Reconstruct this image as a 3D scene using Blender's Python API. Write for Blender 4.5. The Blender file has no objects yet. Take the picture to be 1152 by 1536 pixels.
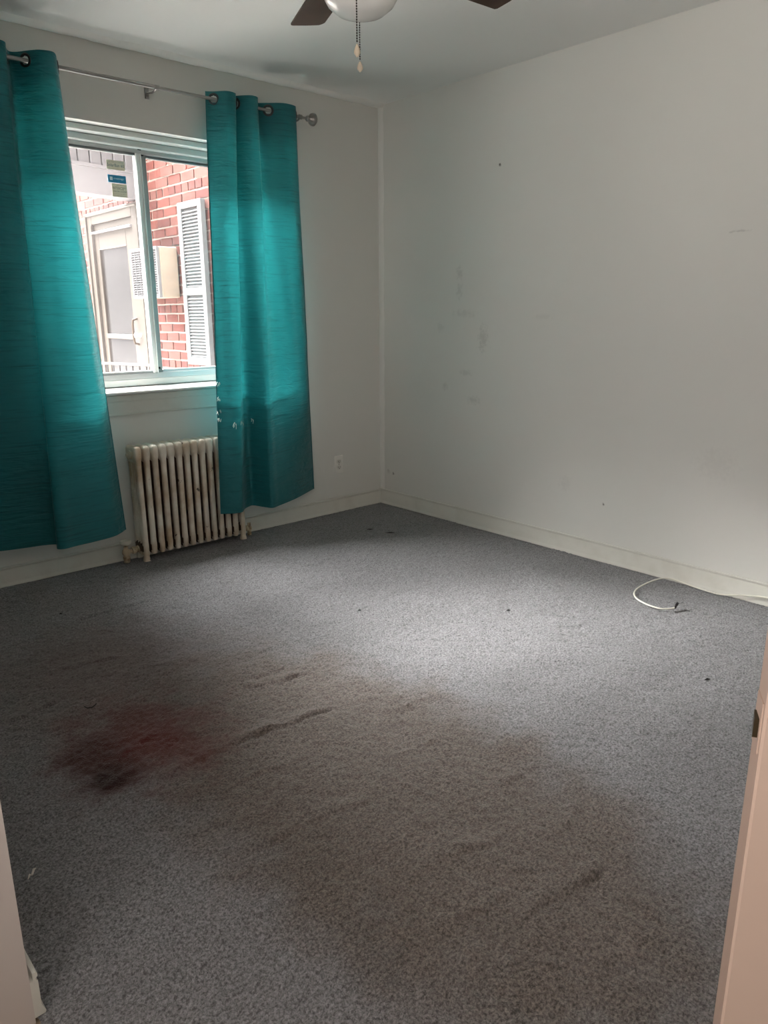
import bpy, bmesh, math, random
import numpy as np
from mathutils import Vector, Matrix

random.seed(7)
rng = np.random.default_rng(11)
SC = bpy.context.scene
COL = SC.collection

# ------------------------------------------------------------------ camera
cam_d = bpy.data.cameras.new('camera')
cam = bpy.data.objects.new('camera', cam_d)
COL.objects.link(cam)
_r = Vector((0.74322083, -0.6690239, -0.00546086))
_u = Vector((0.17696701, 0.18870868, 0.96595637))
_f = Vector((0.64521738, 0.71888529, -0.25864738))
M = Matrix.Identity(4)
for i in range(3):
    M[i][0], M[i][1], M[i][2] = _r[i], _u[i], -_f[i]
M.translation = Vector((-3.34114, -3.75432, 1.27090))
cam.matrix_world = M
cam_d.sensor_fit = 'VERTICAL'
cam_d.sensor_height = 36.0
cam_d.lens = 36.0 * 1110.083 / 1536.0
cam_d.clip_start = 0.02
cam_d.clip_end = 200
SC.camera = cam

# ------------------------------------------------------------------ world, sun, lamps, exposure
world = bpy.data.worlds.new('overcast_sky')
SC.world = world
world.use_nodes = True
bg = world.node_tree.nodes['Background']
bg.inputs['Color'].default_value = (0.93, 0.96, 1.0, 1)
bg.inputs['Strength'].default_value = 3.0

sun_d = bpy.data.lights.new('hazy_sun', 'SUN')
sun_d.energy = 236.0
sun_d.angle = math.radians(66)
sun_d.color = (1.0, 0.985, 0.96)
sun = bpy.data.objects.new('hazy_sun', sun_d)
COL.objects.link(sun)
sun.rotation_euler = Vector((0.17, -0.54, -0.82)).to_track_quat('-Z', 'Y').to_euler()
sun.location = (-2, 4, 6)

fill_d = bpy.data.lights.new('added_fill_light', 'AREA')      # fill added behind the camera to brighten walls and ceiling, no window there
fill_d.shape = 'RECTANGLE'
fill_d.size = 1.0
fill_d.size_y = 1.3
fill_d.energy = 56.0
fill_d.color = (1.0, 0.95, 0.90)
hall = bpy.data.objects.new('added_fill_light', fill_d)
COL.objects.link(hall)
hall.location = (-4.46, -3.45, 1.6)
hall.rotation_euler = Vector((.82, 0, .57)).to_track_quat('-Z', 'Y').to_euler()

vs = SC.view_settings
vs.view_transform = 'Standard'
vs.look = 'None'
vs.gamma = 1.0
vs.use_curve_mapping = False
vs.exposure = 0.58
SC.cycles.max_bounces = 14
SC.cycles.diffuse_bounces = 8
SC.cycles.transparent_max_bounces = 12
SC.cycles.sample_clamp_indirect = 6.0
SC.cycles.use_denoising = True

# ------------------------------------------------------------------ helpers
def tag(o, label=None, cat=None, group=None, kind=None):
    if label: o['label'] = label
    if cat: o['category'] = cat
    if group: o['group'] = group
    if kind: o['kind'] = kind
    return o

def empty(name, loc=(0, 0, 0)):
    o = bpy.data.objects.new(name, None)
    o.empty_display_size = 0.05
    o.location = loc
    COL.objects.link(o)
    return o

def put(o, parent):
    if parent is not None:
        o.parent = parent
        w = Vector((0, 0, 0)); p = parent
        while p is not None:
            w += p.location; p = p.parent
        o.location = o.location - w
    return o

class MB:
    def __init__(s): s.v = []; s.f = []; s.m = []; s.cur = 0
    def add(s, vs_, fs):
        n = len(s.v)
        s.v += [tuple(p) for p in vs_]
        for f in fs:
            s.f.append(tuple(i + n for i in f)); s.m.append(s.cur)
    def box(s, x0, y0, z0, x1, y1, z1):
        if x0 > x1: x0, x1 = x1, x0
        if y0 > y1: y0, y1 = y1, y0
        if z0 > z1: z0, z1 = z1, z0
        s.add([(x0,y0,z0),(x1,y0,z0),(x1,y1,z0),(x0,y1,z0),(x0,y0,z1),(x1,y0,z1),(x1,y1,z1),(x0,y1,z1)],
              [(3,2,1,0),(4,5,6,7),(0,1,5,4),(1,2,6,5),(2,3,7,6),(3,0,4,7)])
    def bbox(s, x0, y0, z0, x1, y1, z1, b=0.003):
        """box with every edge chamfered"""
        if x0 > x1: x0, x1 = x1, x0
        if y0 > y1: y0, y1 = y1, y0
        if z0 > z1: z0, z1 = z1, z0
        b = min(b, (x1-x0)*.49, (y1-y0)*.49, (z1-z0)*.49)
        bm = bmesh.new()
        bmesh.ops.create_cube(bm, size=1.0)
        for q in bm.verts:
            q.co = Vector(((x0+x1)/2 + q.co.x*(x1-x0), (y0+y1)/2 + q.co.y*(y1-y0), (z0+z1)/2 + q.co.z*(z1-z0)))
        bmesh.ops.bevel(bm, geom=bm.edges[:], offset=b, segments=1, affect='EDGES', profile=0.5)
        s.bm(bm); bm.free()
    def bm(s, bm, mat=None):
        bm.verts.index_update()
        s.add([(mat @ q.co if mat else q.co) for q in bm.verts], [[q.index for q in f.verts] for f in bm.faces])
    def tube(s, pts, r, n=10, caps=True):
        pts = [Vector(p) for p in pts]
        rs = r if isinstance(r, (list, tuple)) else [r]*len(pts)
        rings = []
        up = None
        for i, p in enumerate(pts):
            t = (pts[min(i+1, len(pts)-1)] - pts[max(i-1, 0)]).normalized()
            if up is None:
                up = Vector((0, 0, 1)) if abs(t.z) < .9 else Vector((1, 0, 0))
            a = t.cross(up)
            if a.length < 1e-6: a = t.orthogonal()
            a.normalize(); b = a.cross(t).normalized(); up = b
            rings.append([p + (a*math.cos(2*math.pi*k/n) + b*math.sin(2*math.pi*k/n))*rs[i] for k in range(n)])
        s.loft(rings, caps)
    def loft(s, rings, caps=True, closed=True):
        n = len(rings[0]); vs_ = [q for r_ in rings for q in r_]; fs = []
        for i in range(len(rings)-1):
            for k in range(n if closed else n-1):
                k2 = (k+1) % n
                fs.append((i*n+k, (i+1)*n+k, (i+1)*n+k2, i*n+k2))
        if caps and closed:
            fs.append(tuple(range(n))); fs.append(tuple(reversed(range((len(rings)-1)*n, len(rings)*n))))
        s.add(vs_, fs)
    def lathe(s, prof, c, axis=(0, 0, 1), n=20):
        """prof: list of (radius, distance along axis)"""
        ax = Vector(axis).normalized(); a = ax.orthogonal().normalized(); b = ax.cross(a)
        rings = [[Vector(c) + ax*h + (a*math.cos(2*math.pi*k/n)+b*math.sin(2*math.pi*k/n))*max(r_, 1e-4) for k in range(n)] for r_, h in prof]
        s.loft(rings, True)
    def build(s, name, mats, parent=None, smooth=False, origin=None, angle=35):
        me = bpy.data.meshes.new(name)
        o_ = Vector(origin) if origin is not None else Vector((0, 0, 0))
        me.from_pydata([tuple(Vector(q) - o_) for q in s.v], [], s.f)
        if not isinstance(mats, (list, tuple)): mats = [mats]
        for m_ in mats: me.materials.append(m_)
        if len(mats) > 1:
            me.polygons.foreach_set('material_index', s.m)
        bm = bmesh.new(); bm.from_mesh(me)
        bmesh.ops.recalc_face_normals(bm, faces=bm.faces[:])
        if smooth:
            for f in bm.faces: f.smooth = True
            lim = math.radians(angle)
            for e in bm.edges:
                if len(e.link_faces) == 2 and e.calc_face_angle(0) > lim: e.smooth = False
        bm.to_mesh(me); bm.free()
        o = bpy.data.objects.new(name, me); o.location = o_
        COL.objects.link(o)
        return put(o, parent)

# ------------------------------------------------------------------ materials
def mat(name, color=(.5, .5, .5), rough=.5, metal=0.0, bump=None, noise=None, spec=None, space='Object'):
    m = bpy.data.materials.new(name); m.use_nodes = True
    nt = m.node_tree; b = nt.nodes['Principled BSDF']
    b.inputs['Base Color'].default_value = (*color, 1)
    b.inputs['Roughness'].default_value = rough
    b.inputs['Metallic'].default_value = metal
    if spec is not None: b.inputs['Specular IOR Level'].default_value = spec
    tc = nt.nodes.new('ShaderNodeTexCoord')
    if noise:   # (scale, second colour, lo, hi)
        n = nt.nodes.new('ShaderNodeTexNoise'); n.inputs['Scale'].default_value = noise[0]; n.inputs['Detail'].default_value = 6
        nt.links.new(tc.outputs[space], n.inputs['Vector'])
        r = nt.nodes.new('ShaderNodeValToRGB')
        r.color_ramp.elements[0].position = noise[2]; r.color_ramp.elements[0].color = (*color, 1)
        r.color_ramp.elements[1].position = noise[3]; r.color_ramp.elements[1].color = (*noise[1], 1)
        nt.links.new(n.outputs['Fac'], r.inputs['Fac']); nt.links.new(r.outputs['Color'], b.inputs['Base Color'])
    if bump:    # (scale, strength, distance)
        n = nt.nodes.new('ShaderNodeTexNoise'); n.inputs['Scale'].default_value = bump[0]; n.inputs['Detail'].default_value = 5
        nt.links.new(tc.outputs[space], n.inputs['Vector'])
        bp = nt.nodes.new('ShaderNodeBump'); bp.inputs['Strength'].default_value = bump[1]; bp.inputs['Distance'].default_value = bump[2]
        nt.links.new(n.outputs['Fac'], bp.inputs['Height']); nt.links.new(bp.outputs['Normal'], b.inputs['Normal'])
    return m

def N(nt, t, **kw):
    n = nt.nodes.new(t)
    for k, v in kw.items():
        if k.startswith('i_'): n.inputs[k[2:].replace('_', ' ')].default_value = v
        else: setattr(n, k, v)
    return n

def mathn(nt, op, a, b=None, clamp=False):
    n = nt.nodes.new('ShaderNodeMath'); n.operation = op; n.use_clamp = clamp
    for i, q in enumerate((a, b)):
        if q is None: continue
        if isinstance(q, (int, float)): n.inputs[i].default_value = q
        else: nt.links.new(q, n.inputs[i])
    return n.outputs[0]

def blob(nt, pos, c, rad, nz=None, amt=0.0, soft=1.0):
    """1 inside an ellipse round c (world metres), ragged by noise, 0 outside"""
    s = N(nt, 'ShaderNodeVectorMath', operation='SUBTRACT'); nt.links.new(pos, s.inputs[0]); s.inputs[1].default_value = c
    d = N(nt, 'ShaderNodeVectorMath', operation='DIVIDE'); nt.links.new(s.outputs[0], d.inputs[0]); d.inputs[1].default_value = rad
    l = N(nt, 'ShaderNodeVectorMath', operation='LENGTH'); nt.links.new(d.outputs[0], l.inputs[0])
    v = l.outputs['Value']
    if nz is not None:
        v = mathn(nt, 'ADD', v, mathn(nt, 'MULTIPLY', mathn(nt, 'SUBTRACT', nz, 0.5), amt))
    mr = N(nt, 'ShaderNodeMapRange', interpolation_type='SMOOTHSTEP')
    mr.inputs['From Min'].default_value = 1.0; mr.inputs['From Max'].default_value = max(0.0, 1.0 - soft)
    nt.links.new(v, mr.inputs['Value'])
    return mr.outputs['Result']

def mixc(nt, fac, a, b):
    m = N(nt, 'ShaderNodeMix', data_type='RGBA')
    if isinstance(fac, (int, float)): m.inputs['Factor'].default_value = fac
    else: nt.links.new(fac, m.inputs['Factor'])
    for q, k in ((a, 'A'), (b, 'B')):
        sock = [i for i in m.inputs if i.name == k and i.type == 'RGBA'][0]
        if isinstance(q, tuple): sock.default_value = (*q, 1)
        else: nt.links.new(q, sock)
    return [o for o in m.outputs if o.type == 'RGBA'][0]

def wall_mat(name, color, smudges=()):
    m = mat(name, color, .62, bump=(9, .25, .01)); nt = m.node_tree; b = nt.nodes['Principled BSDF']
    geo = N(nt, 'ShaderNodeNewGeometry')
    n1 = N(nt, 'ShaderNodeTexNoise', i_Scale=2.2, i_Detail=3.0); nt.links.new(geo.outputs['Position'], n1.inputs['Vector'])
    col = mixc(nt, mathn(nt, 'MULTIPLY', n1.outputs['Fac'], .35), color, tuple(c*.93 for c in color))
    n2 = N(nt, 'ShaderNodeTexNoise', i_Scale=45.0, i_Detail=6.0, i_Roughness=.7); nt.links.new(geo.outputs['Position'], n2.inputs['Vector'])
    for c, r, k in smudges:
        f = blob(nt, geo.outputs['Position'], c, r, n2.outputs['Fac'], 3.6, .95)
        col = mixc(nt, mathn(nt, 'MULTIPLY', f, k*.8 if k < .5 else k), col, (.12, .115, .105))
    nt.links.new(col, b.inputs['Base Color'])
    return m

WALL = (.70, .695, .66)
M_wall = wall_mat('wall_paint', WALL)
M_wall_e = wall_mat('wall_paint_scuffed', WALL, [
    ((0, -.70, 1.495), (.3, .035, .05), .22), ((0, -.70, 1.40), (.3, .03, .06), .2), ((0, -.74, 1.27), (.3, .11, .03), .16),
    ((0, -.89, 1.13), (.3, .05, .10), .24), ((0, -.55, 1.19), (.3, .05, .03), .15), ((0, -.77, .93), (.3, .06, .02), .2),
    ((0, -.83, .775), (.3, .06, .03), .22), ((0, -.60, .84), (.3, .03, .03), .2), ((0, -.976, 2.038), (.3, .012, .012), 1.0),
    ((0, -.129, .218), (.3, .014, .014), .9), ((0, -.08, .23), (.3, .02, .02), .3), ((0, -1.741, .305), (.3, .008, .014), .8), ((0, -2.29, 1.60), (.3, .07, .006), .3),
    ((0, -2.3, .6), (.3, .12, .1), .08), ((0, -1.3, 1.25), (.3, .08, .02), .1), ((0, -1.5, .38), (.3, .05, .05), .1)])
M_ceil = mat('ceiling_paint', (.80, .80, .78), .7, bump=(6, .2, .01))
M_trim = mat('trim_paint', (.64, .63, .58), .45, noise=(9, (.57, .555, .50), .5, .8), bump=(30, .35, .004))
M_plaster = mat('bead_plaster', (.80, .79, .76), .6, bump=(22, .6, .006))
M_hallwall = mat('warm_cream_paint', (.56, .50, .475), .55, bump=(14, .15, .004))
M_door = mat('peach_door_paint', (.34, .25, .205), .5, bump=(20, .12, .003))
M_bronze = mat('dark_bronze', (.06, .045, .025), .4, .8)
M_white = mat('white_frame', (.60, .61, .59), .4)
M_alu = mat('aluminium', (.52, .54, .54), .35, .75)
M_alu_d = mat('dark_aluminium', (.20, .215, .215), .4, .7)
M_black = mat('black_pile', (.004, .004, .004), .9)
M_chrome = mat('brushed_nickel', (.34, .33, .315), .3, 1.0)
M_grom = mat('dark_nickel_ring', (.06, .06, .062), .3, 1.0)
M_plate = mat('outlet_plastic', (.78, .77, .73), .35)
M_slot = mat('outlet_slot', (.03, .03, .03), .6)
M_cable = mat('white_cable', (.78, .77, .68), .45)
M_fanblade = mat('walnut_blade', (.036, .019, .011), .7, noise=(9, (.055, .031, .019), .4, .7), spec=.25)
M_bowl = mat('frosted_glass_bowl', (.85, .85, .82), .22)
M_housing = mat('fan_white_metal', (.75, .74, .70), .35)
M_pend = mat('ceramic_pull', (.56, .47, .36), .5)
M_chain = mat('pull_chain_metal', (.10, .09, .08), .4, .9)

# radiator paint: off-white, chipped to rust and dark iron
def radiator_mat():
    m = mat('chipped_radiator_paint', (.62, .57, .47), .42); nt = m.node_tree; b = nt.nodes['Principled BSDF']
    geo = N(nt, 'ShaderNodeNewGeometry')
    n1 = N(nt, 'ShaderNodeTexNoise', i_Scale=7.0, i_Detail=5.0); nt.links.new(geo.outputs['Position'], n1.inputs['Vector'])
    r1 = N(nt, 'ShaderNodeValToRGB'); e = r1.color_ramp.elements
    e[0].position, e[0].color = .42, (.72, .68, .59, 1); e[1].position, e[1].color = .68, (.44, .33, .21, 1)
    nt.links.new(n1.outputs['Fac'], r1.inputs['Fac'])
    n2 = N(nt, 'ShaderNodeTexNoise', i_Scale=19.0, i_Detail=5.0, i_Roughness=.65); nt.links.new(geo.outputs['Position'], n2.inputs['Vector'])
    r2 = N(nt, 'ShaderNodeValToRGB'); e = r2.color_ramp.elements
    e[0].position, e[0].color = .665, (0, 0, 0, 1); e[1].position, e[1].color = .68, (1, 1, 1, 1)
    nt.links.new(n2.outputs['Fac'], r2.inputs['Fac'])
    col = mixc(nt, r2.outputs['Color'], r1.outputs['Color'], (.045, .028, .018))
    # surface bump; shade between the columns is painted by the separate dark material
    sx = N(nt, 'ShaderNodeSeparateXYZ'); nt.links.new(geo.outputs['Position'], sx.inputs[0])
    n3 = N(nt, 'ShaderNodeTexNoise', i_Scale=60.0, i_Detail=3.0); nt.links.new(geo.outputs['Position'], n3.inputs['Vector'])
    bp = N(nt, 'ShaderNodeBump', i_Strength=.5, i_Distance=.004)
    nt.links.new(mathn(nt, 'SUBTRACT', mathn(nt, 'MULTIPLY', n3.outputs['Fac'], .4), r2.outputs['Color']), bp.inputs['Height'])
    nt.links.new(bp.outputs['Normal'], b.inputs['Normal']); nt.links.new(col, b.inputs['Base Color'])
    return m
M_rad = radiator_mat()
M_rad_shade = mat('gap_shade_iron', (.105, .062, .036), .7, noise=(20, (.03, .018, .012), .4, .65))  # dark rust brown paints gap shade onto rear columns and lower headers
M_valve = mat('old_valve_paint', (.50, .41, .28), .5, noise=(30, (.20, .12, .06), .5, .7), bump=(40, .4, .003))
M_knob = mat('valve_knob_paint', (.62, .58, .49), .4)

# curtain cloth with horizontal slubs; lets daylight through
def curtain_mat():
    m = bpy.data.materials.new('teal_slub_curtain'); m.use_nodes = True; nt = m.node_tree; nt.nodes.clear()
    out = N(nt, 'ShaderNodeOutputMaterial')
    uv = N(nt, 'ShaderNodeUVMap', uv_map='cloth')
    mp = N(nt, 'ShaderNodeMapping'); mp.inputs['Scale'].default_value = (5, 130, 1); nt.links.new(uv.outputs[0], mp.inputs['Vector'])
    n1 = N(nt, 'ShaderNodeTexNoise', i_Scale=1.0, i_Detail=3.0, i_Roughness=.55); nt.links.new(mp.outputs[0], n1.inputs['Vector'])
    mp2 = N(nt, 'ShaderNodeMapping'); mp2.inputs['Scale'].default_value = (16, 520, 1); nt.links.new(uv.outputs[0], mp2.inputs['Vector'])
    n2 = N(nt, 'ShaderNodeTexNoise', i_Scale=1.0, i_Detail=2.0); nt.links.new(mp2.outputs[0], n2.inputs['Vector'])
    r = N(nt, 'ShaderNodeValToRGB'); e = r.color_ramp.elements
    e[0].position, e[0].color = .55, (.009, .152, .174, 1); e[1].position, e[1].color = .72, (.005, .080, .088, 1)
    nt.links.new(n1.outputs['Fac'], r.inputs['Fac'])
    col = mixc(nt, mathn(nt, 'MULTIPLY', n2.outputs['Fac'], .5), r.outputs['Color'], (.005, .108, .124))
    mp3 = N(nt, 'ShaderNodeMapping'); mp3.inputs['Scale'].default_value = (9, 26, 1); mp3.inputs['Rotation'].default_value = (0, 0, .25)
    nt.links.new(uv.outputs[0], mp3.inputs['Vector'])
    n3 = N(nt, 'ShaderNodeTexNoise', i_Scale=1.0, i_Detail=3.0, i_Distortion=.6); nt.links.new(mp3.outputs[0], n3.inputs['Vector'])
    h = mathn(nt, 'ADD', mathn(nt, 'MULTIPLY', n1.outputs['Fac'], .5), mathn(nt, 'MULTIPLY', n3.outputs['Fac'], 1.6))
    bp = N(nt, 'ShaderNodeBump', i_Strength=.7, i_Distance=.010); nt.links.new(h, bp.inputs['Height'])
    p = N(nt, 'ShaderNodeBsdfPrincipled', i_Roughness=.5); nt.links.new(col, p.inputs['Base Color']); nt.links.new(bp.outputs[0], p.inputs['Normal'])
    p.inputs['Specular IOR Level'].default_value = .35
    p.inputs['Sheen Weight'].default_value = .15
    t = N(nt, 'ShaderNodeBsdfTranslucent'); nt.links.new(bp.outputs[0], t.inputs['Normal'])
    ct = mixc(nt, 1.0, r.outputs['Color'], (1.0, .92, .84))
    nt.nodes[-1].blend_type = 'MULTIPLY'; nt.links.new(ct, t.inputs['Color'])
    mx = N(nt, 'ShaderNodeMixShader'); mx.inputs[0].default_value = .20
    nt.links.new(p.outputs[0], mx.inputs[1]); nt.links.new(t.outputs[0], mx.inputs[2]); nt.links.new(mx.outputs[0], out.inputs['Surface'])
    return m
M_curt = curtain_mat()
M_fray = mat('pale_frayed_thread', (.62, .70, .66), .9)

def glass_mat(name, dust, tint):
    m = bpy.data.materials.new(name); m.use_nodes = True; nt = m.node_tree; nt.nodes.clear()
    out = N(nt, 'ShaderNodeOutputMaterial')
    tr = N(nt, 'ShaderNodeBsdfTransparent'); tr.inputs['Color'].default_value = (.93, .93, .93, 1)
    gl = N(nt, 'ShaderNodeBsdfGlossy', i_Roughness=.02)
    fr = N(nt, 'ShaderNodeFresnel', i_IOR=1.45)
    m1 = N(nt, 'ShaderNodeMixShader'); nt.links.new(mathn(nt, 'MULTIPLY', fr.outputs[0], .8), m1.inputs[0]); nt.links.new(tr.outputs[0], m1.inputs[1]); nt.links.new(gl.outputs[0], m1.inputs[2])
    tl = N(nt, 'ShaderNodeBsdfTranslucent'); tl.inputs['Color'].default_value = (*tint, 1)
    geo = N(nt, 'ShaderNodeNewGeometry')
    n = N(nt, 'ShaderNodeTexNoise', i_Scale=3.0, i_Detail=4.0); nt.links.new(geo.outputs['Position'], n.inputs['Vector'])
    m2 = N(nt, 'ShaderNodeMixShader'); nt.links.new(mathn(nt, 'MULTIPLY', n.outputs['Fac'], dust*2), m2.inputs[0])
    nt.links.new(m1.outputs[0], m2.inputs[1]); nt.links.new(tl.outputs[0], m2.inputs[2]); nt.links.new(m2.outputs[0], out.inputs['Surface'])
    return m
M_glass_l = glass_mat('dusty_glass_screen', .004, (.95, .86, .88))
M_glass_r = glass_mat('dusty_glass', .0015, (.95, .88, .88))

# exterior
M_mortar = mat('mortar', (.095, .078, .070), .9, bump=(60, .5, .004), spec=.03)
BR = [((0.0400, 0.0126, 0.0102), (0.0279, 0.0088, 0.0074)), ((0.0465, 0.0153, 0.0126), (0.0335, 0.0110, 0.0089)), ((0.0335, 0.0116, 0.0102), (0.0242, 0.0084, 0.0076)), ((0.0437, 0.0181, 0.0153), (0.0307, 0.0126, 0.0107))]
M_brick = [mat('brick_clay', a, .85, noise=(24, b_, .35, .7), bump=(50, .6, .004), spec=.03) for a, b_ in BR]
M_shut = mat('shutter_white', (0.0466, 0.0466, 0.0488), .5, spec=.06)
M_ac = mat('air_conditioner_beige', (0.1062, 0.0833, 0.0663), .5, noise=(6, (0.0892, 0.0697, 0.0561), .4, .7), spec=.06)
M_acg = mat('air_conditioner_fin', (.026, .026, .028), .5, spec=.06)
M_ac_in = mat('air_conditioner_coil', (.012, .012, .0135), .7, spec=.06)
M_cream = mat('cream_door_paint', (0.0160, 0.0133, 0.0106), .45, spec=.06)
M_doorglass = mat('storm_door_glass', (0.0097, 0.0091, 0.0091), .12, noise=(5, (0.0119, 0.0114, 0.0112), .35, .7), spec=.06)
M_wood = mat('pull_handle_tan', (.016, .0105, .0065), .4, spec=.06)
M_siding = mat('white_siding', (0.0551, 0.0524, 0.0551), .5, spec=.06)
M_ground = mat('concrete_path', (.42, .40, .37), .9, noise=(3, (.34, .33, .31), .4, .7))
M_iron = mat('grey_rail_paint', (.006, .006, .0064), .5, spec=.06)

# ------------------------------------------------------------------ setting
H = 2.5
XW = -3.1            # west wall face
YS = -4.25           # south wall face
WX0, WX1, WZ0, WZ1 = -2.22, -0.80, 0.875, 2.15     # window opening
TH = 0.30

def struct(o, label, cat): return tag(o, label, cat, kind='structure')

# carpet: wall-to-wall, fine tufted grid with low folds
def carpet_height(X, Y):
    z = np.zeros_like(X)
    # folds pulled up in the carpet: (x0,y0,x1,y1,height,half-width)
    folds = [(-2.64,-1.975,-2.36,-1.945,.006,.014), (-2.42,-1.94,-1.98,-1.978,.009,.016), (-2.14,-1.668,-1.84,-1.738,.006,.016),
             (-2.26,-2.965,-1.92,-3.0,.007,.015), (-2.58,-2.38,-2.15,-2.437,.005,.014), (-2.40,-.667,-1.92,-.638,.005,.014),
             (-2.58,-1.06,-2.28,-1.168,.005,.014), (-2.78,-2.54,-2.54,-2.592,.005,.014), (-2.05,-2.335,-1.83,-2.368,.004,.012),
             (-2.33,-1.28,-2.12,-1.37,.004,.014), (-2.0,-1.42,-1.80,-1.50,.003,.02), (-2.52,-2.12,-2.2,-2.155,.004,.014),
             (-1.98,-2.61,-1.70,-2.665,.004,.014), (-2.62,-1.765,-2.45,-1.74,.004,.012), (-2.88,-1.36,-2.6,-1.30,.004,.014),
             (-2.34,-2.715,-1.98,-2.775,.005,.015), (-2.15,-1.60,-1.95,-1.64,.003,.014), (-2.45,-2.86,-2.2,-2.90,.004,.014),
             (-2.75,-1.90,-2.6,-1.885,.004,.012), (-1.9,-2.12,-1.65,-2.17,.003,.014), (-2.0,-2.86,-1.78,-2.83,.004,.014)]
    for x0, y0, x1, y1, h, w in folds:
        dx, dy = x1-x0, y1-y0; L = math.hypot(dx, dy)
        t = ((X-x0)*dx + (Y-y0)*dy)/L/L
        d = ((X-x0)*-dy + (Y-y0)*dx)/L
        d = d + .006*np.sin(t*8+x0*7) + .0035*np.sin(t*21+y0*9) + .002*np.sin(t*47+x1*5)
        e = np.clip(1-np.abs(t-.5)*2, 0, 1)
        e = np.sqrt(e)*(.75+.35*np.sin(t*13+y1*11)); e = np.clip(e, 0, 1.1)
        a = np.where(d < 0, d/(w*.5), d/(w*2.4))
        z += 1.7*h*np.exp(-a*a)*e - .5*h*np.exp(-((d+w*.7)/(w*.4))**2)*e
    return z

def make_carpet():
    st = .0068
    xs = np.arange(XW+.004, -.002, st); ys = np.arange(-3.45, -.002, st)
    X, Y = np.meshgrid(xs, ys, indexing='ij'); nx, ny = X.shape
    X = X + rng.uniform(-.0026, .0026, X.shape); Y = Y + rng.uniform(-.0026, .0026, X.shape)
    # soft lumps (low-frequency random field)
    def field(n):
        g = rng.normal(size=(n, n)); u = (X-XW)/3.2*(n-2); v = (Y+3.5)/3.6*(n-2)
        iu = np.clip(u.astype(int), 0, n-2); iv = np.clip(v.astype(int), 0, n-2); fu = u-iu; fv = v-iv
        fu = fu*fu*(3-2*fu); fv = fv*fv*(3-2*fv)
        return (g[iu, iv]*(1-fu)*(1-fv)+g[iu+1, iv]*fu*(1-fv)+g[iu, iv+1]*(1-fu)*fv+g[iu+1, iv+1]*fu*fv)
    Z = carpet_height(X, Y) + field(24)*.0022 + field(70)*.0011 + field(180)*.0009
    Z = Z + rng.uniform(-.0030, .0030, X.shape)
    X = np.clip(X, XW+.002, -.001); Y = np.clip(Y, -3.5, -.001)
    co = np.stack([X, Y, Z], -1).reshape(-1, 3).astype(np.float32)
    i = np.arange(nx-1)[:, None]*ny + np.arange(ny-1)[None, :]
    q = np.stack([i, i+ny, i+ny+1, i+1], -1).reshape(-1, 4)
    me = bpy.data.meshes.new('carpet')
    me.vertices.add(len(co)); me.vertices.foreach_set('co', co.ravel())
    me.loops.add(q.size); me.loops.foreach_set('vertex_index', q.ravel().astype(np.int32))
    me.polygons.add(len(q)); me.polygons.foreach_set('loop_start', np.arange(0, q.size, 4, dtype=np.int32))
    me.polygons.foreach_set('use_smooth', np.ones(len(q), dtype=bool))
    me.update(calc_edges=True)
    o = bpy.data.objects.new('carpet', me); COL.objects.link(o)
    return o

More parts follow.
